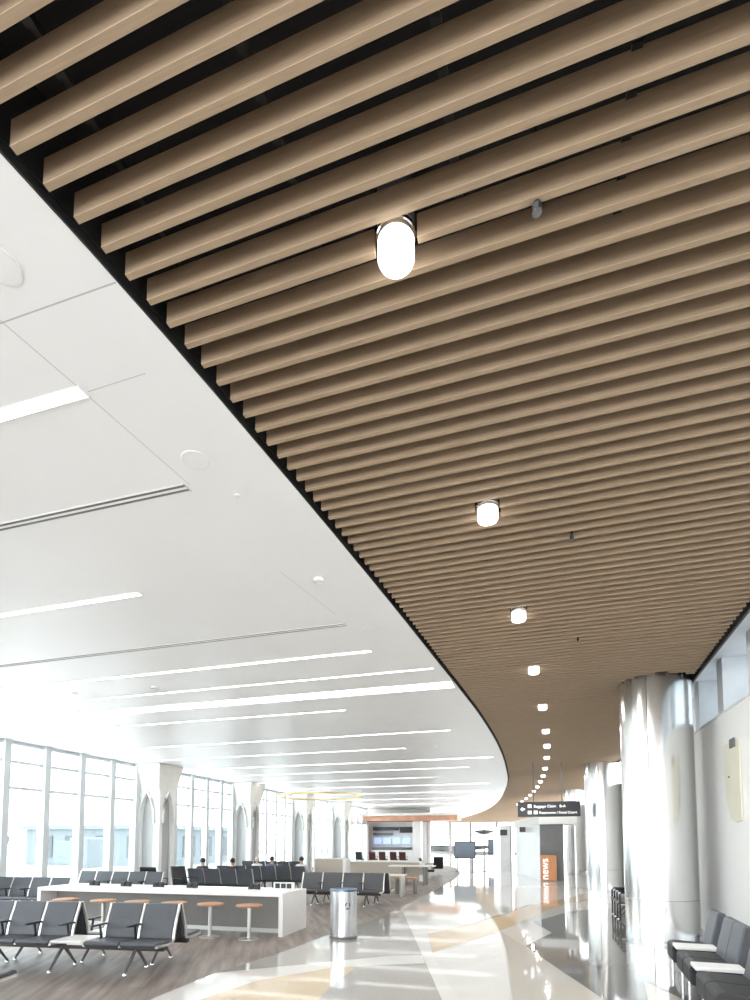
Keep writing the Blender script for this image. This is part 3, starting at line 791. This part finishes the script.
for i, (x, lb) in enumerate([(-13.6, 'leftmost dark red chair in front of the far cafe'), (-12.6, 'second dark red chair from left in front of the far cafe'), (-11.7, 'third dark red chair from left in front of the far cafe'), (-10.9, 'fourth dark red chair from left in front of the far cafe'), (-10.1, 'rightmost dark red chair in front of the far cafe')]):
    lounge_chair(lb, (x, 41.5 + .3 * (i % 2), 0), PI, MAROON if i else BLKPL, 'chairs in front of the cafe')

# ------------------------------------------------------------------ pendant ring
t = thing('pendant_ring', 'thin brass ring pendant hanging below the white ceiling near the far windows', 'pendant light', (-10.6, 25.6, 4.0))
m = MB(); n = 64
rings = []
for i in range(n):
    a = 2 * PI * i / n
    rings.append([m.bm.verts.new((r_ * math.cos(a), r_ * math.sin(a), z)) for r_, z in ((2.12, 0), (2.2, 0), (2.2, .07), (2.12, .07))])
for i in range(n):
    A, B = rings[i], rings[(i + 1) % n]
    for q in range(4): m.face([A[q], A[(q + 1) % 4], B[(q + 1) % 4], B[q]])
m.build('ring', BRASS, t)
for q in range(3):
    a = 2 * PI * q / 3 + .5
    MB().tube([(2.16 * math.cos(a), 2.16 * math.sin(a), .07), (2.16 * math.cos(a), 2.16 * math.sin(a), .648)], .006, 6).build('cable', ALU, t)

# ------------------------------------------------------------------ seated people (seen from behind, beyond the counter)
def person(label, loc, rz, shirt, hair, lean=0.0, look=0.0, group='seated people'):
    t = thing('person', label, 'person', loc, rz, group)
    J = {'pelvis': (0, .30, .53), 'belly': (0, .33, .68), 'chest': (0, .34 - lean * .5, .86), 'neckb': (0, .34 - lean, .99), 'neck': (0, .33 - lean, 1.06), 'jaw': (0, .305 - lean, 1.12), 'head': (0, .315 - lean, 1.19), 'crown': (0, .325 - lean, 1.245)}
    rad = {'pelvis': (.15, .12), 'belly': (.135, .105), 'chest': (.15, .105), 'neckb': (.085, .07), 'neck': (.05, .052), 'jaw': (.062, .075), 'head': (.076, .092), 'crown': (.05, .06)}
    E = [('pelvis', 'belly'), ('belly', 'chest'), ('chest', 'neckb'), ('neckb', 'neck'), ('neck', 'jaw'), ('jaw', 'head'), ('head', 'crown')]
    J['nose'] = (0, .215 - lean, 1.165); rad['nose'] = (.012, .012); E.append(('jaw', 'nose'))
    for s, n_ in ((-1, 'l'), (1, 'r')):
        J['sh' + n_] = (s * .175, .345 - lean, .955); J['el' + n_] = (s * .235, .28 - lean * .5, .70); J['wr' + n_] = (s * .14, .08, .585); J['pa' + n_] = (s * .115, .02, .575)
        rad['sh' + n_] = (.06, .06); rad['el' + n_] = (.042, .042); rad['wr' + n_] = (.027, .027); rad['pa' + n_] = (.032, .018)
        E += [('chest', 'sh' + n_), ('sh' + n_, 'el' + n_), ('el' + n_, 'wr' + n_), ('wr' + n_, 'pa' + n_)]
        for q in range(4):
            k1, k2 = 'f%d' % q + n_, 'g%d' % q + n_
            bx = s * (.088 + .018 * q); ln = (.062, .072, .068, .052)[q]
            J[k1] = (bx, -.02 - ln * .4, .572); J[k2] = (bx, -.02 - ln, .556); rad[k1] = (.0085, .0085); rad[k2] = (.007, .007)
            E += [('pa' + n_, k1), (k1, k2)]
        J['t' + n_] = (s * .075, .035, .565); J['u' + n_] = (s * .06, .0, .56); rad['t' + n_] = (.010, .010); rad['u' + n_] = (.008, .008); E += [('pa' + n_, 't' + n_), ('t' + n_, 'u' + n_)]
        J['hi' + n_] = (s * .095, .27, .52); J['kn' + n_] = (s * .12, -.13, .505); J['an' + n_] = (s * .12, -.10, .09); J['to' + n_] = (s * .13, -.27, .035)
        rad['hi' + n_] = (.085, .08); rad['kn' + n_] = (.058, .058); rad['an' + n_] = (.04, .04); rad['to' + n_] = (.035, .028)
        E += [('pelvis', 'hi' + n_), ('hi' + n_, 'kn' + n_), ('kn' + n_, 'an' + n_), ('an' + n_, 'to' + n_)]
    keys = list(J); me = bpy.data.meshes.new('body'); me.from_pydata([J[k] for k in keys], [(keys.index(a), keys.index(b)) for a, b in E], [])
    o = bpy.data.objects.new('body', me); COL.objects.link(o)
    sk = o.modifiers.new('skin', 'SKIN'); sk.use_smooth_shade = True
    for i, k in enumerate(keys):
        v = me.skin_vertices[0].data[i]; v.radius = rad[k]; v.use_root = (k == 'pelvis')
    o.modifiers.new('sub', 'SUBSURF').levels = 1
    dg = bpy.context.evaluated_depsgraph_get(); dg.update()
    nm = bpy.data.meshes.new_from_object(o.evaluated_get(dg)); bpy.data.objects.remove(o); bpy.data.meshes.remove(me)
    nm.name = 'body'; nm.materials.clear()
    for mm in (SKIN, shirt, JEAN, BLKPL): nm.materials.append(mm)
    for p in nm.polygons:
        c = p.center; p.use_smooth = True
        if c.z < .085 and c.y < .0: p.material_index = 3
        elif c.z > 1.0 or (c.y < .075 and c.z > .53 and abs(c.x) < .17 and c.z < .63 and c.y > -.1 and False): p.material_index = 0
        elif c.z > .60 or (c.z > .555 and c.y > .06 and abs(c.x) > .10 and c.y < .2 and c.z > .565): p.material_index = 1
        else: p.material_index = 2
    b = bpy.data.objects.new('body', nm); COL.objects.link(b); b.parent = t
    # hair cap
    m = MB(); n = 18; rows = 8; cx, cy, cz = 0, .325 - lean, 1.185
    rr = []
    for i in range(rows + 1):
        th = PI * .70 * i / rows; ring = []
        for q in range(n):
            ph = 2 * PI * q / n; fx = math.cos(ph); fy = math.sin(ph)
            tt = th * (1.0 if fy > -.2 else .62)
            ring.append(m.bm.verts.new((cx + .086 * math.sin(tt) * fx, cy + .102 * math.sin(tt) * fy, cz + .088 * math.cos(tt) - .02 * (i / rows))))
        rr.append(ring)
    for A, B in zip(rr, rr[1:]):
        for q in range(n): m.face([A[q], A[(q + 1) % n], B[(q + 1) % n], B[q]])
    m.build('hair', hair, t, smooth=True)
    for s in (-1, 1): MB().lathe([(0, -.009), (.007, -.004), (.009, 0), (.007, .004), (0, .009)], s * .03, .232 - lean, 10).build('eye', BLKPL, t, smooth=True).location = (0, 0, 1.19)
    return t
def seat_at(X, Y): return (X, Y, 0)
R4 = PI + math.radians(4)
person('seated person in dark clothes, left of the others beyond the counter', (-10.95, 16.52, -.045), R4, CLOTHD, HAIR)
person('seated person in dark clothes, second from left beyond the counter', (-9.85, 16.58, -.045), R4, CLOTHD, HAIR)
person('seated person with pale grey hair and white shirt beyond the counter', (-10.15, 18.80, -.045), R4, CLOTHW, HAIRW)
person('seated person in blue top beyond the counter, right of the grey-haired one', (-9.57, 18.84, -.045), R4, CLOTHB, HAIR)
person('seated person in white top beyond the counter, rightmost of those seated', (-8.41, 18.92, -.045), R4, CLOTHW, HAIR)

# ------------------------------------------------------------------ outside
tag(MB().box(-420, -16, -120, 320, -.6, -.3).build('apron_ground', CONC), kind='structure')
tag(MB().box(-60, 40, YEND + 1, 320, -.6, -.3).build('apron_ground', CONC), kind='structure')
m = MB(); random.seed(3)
for i in range(60):
    a = i / 59; x = -330 + 60 * math.sin(a * 5); y = -60 + a * 370; h = 7 + random.random() * 6
    m.lathe([(9, -.3), (10, h * .5), (6.5, h * .9), (0, h)], x, y, 9)
tag(m.build('distant_trees', HILL, smooth=True), 'pale distant tree line beyond the apron at far left', 'trees', None, 'stuff')
t = thing('equipment_cabin', 'small pale blue-grey cabin on legs outside the nearest left windows', 'cabin', (-24.5, 25.2, -.3))
MB().box(-.65, .65, -.7, .7, .6, 2.3).build('cabin', PBLUE, t, bevel=.1)
MB().box(-1.9, -.66, -.5, .5, .8, 2.1).build('tunnel', PBLUE, t, bevel=.05)
for x in (-.45, .45): MB().tube([(x, 0, 0), (x, 0, .62)], .09, 10).build('leg', ALU, t)
t = thing('service_building', 'pale low building with grey windows outside the second window bay', 'building', (-30, 38, -.3))
MB().box(-8, 4, -5, 7, 0, 3.0).build('wall', PBLUE, t)
MB().box(-8.3, 4.3, -5.3, 7.3, 3.0, 3.3).build('roof', PBLUE, t)
for i in range(5): MB().box(4.0, 4.06, -4.4 + 2.3 * i, -2.9 + 2.3 * i, .9, 2.5).build('window', PWIN, t)
for i in range(4): MB().box(-7 + 2.8 * i, -5.4 + 2.8 * i, -5.06, -5.0, .9, 2.5).build('window', PWIN, t)

# ------------------------------------------------------------------ world, camera, view
w = bpy.data.worlds.new('World'); scene.world = w; w.use_nodes = True
nt = w.node_tree; bg = nt.nodes['Background']
bg.inputs[0].default_value = (.94, .975, 1, 1); bg.inputs[1].default_value = 2.6
try: w.cycles.sampling_method = 'MANUAL'; w.cycles.sample_map_resolution = 256
except Exception: pass
sd = bpy.data.lights.new('sun', 'SUN'); sd.energy = 3.0; sd.angle = math.radians(20); sd.color = (1, .98, .95)
so = bpy.data.objects.new('sun', sd); COL.objects.link(so); so.location = (-30, 10, 30); so.rotation_euler = (math.radians(8), math.radians(8), 0)

cam = bpy.data.cameras.new('camera'); co = bpy.data.objects.new('camera', cam); COL.objects.link(co)
p = math.radians(3.8)
co.location = (0, 0, 1.75)
co.rotation_euler = (math.radians(90) + p, 0, math.radians(16.7))
cam.sensor_fit = 'AUTO'; cam.sensor_width = 36; cam.lens = 550 / 1000 * 36
cam.shift_y = (842 - 550 * math.tan(p) - 500) / 1000
cam.clip_start = .05; cam.clip_end = 1000
scene.camera = co
vs = scene.view_settings
vs.view_transform = 'Standard'; vs.look = 'None'; vs.gamma = 1; vs.use_curve_mapping = False; vs.exposure = 1.36
c = scene.cycles
c.max_bounces = 10; c.diffuse_bounces = 6; c.glossy_bounces = 5; c.transparent_max_bounces = 12
c.caustics_reflective = False; c.caustics_refractive = False; c.sample_clamp_indirect = 8
c.use_denoising = True
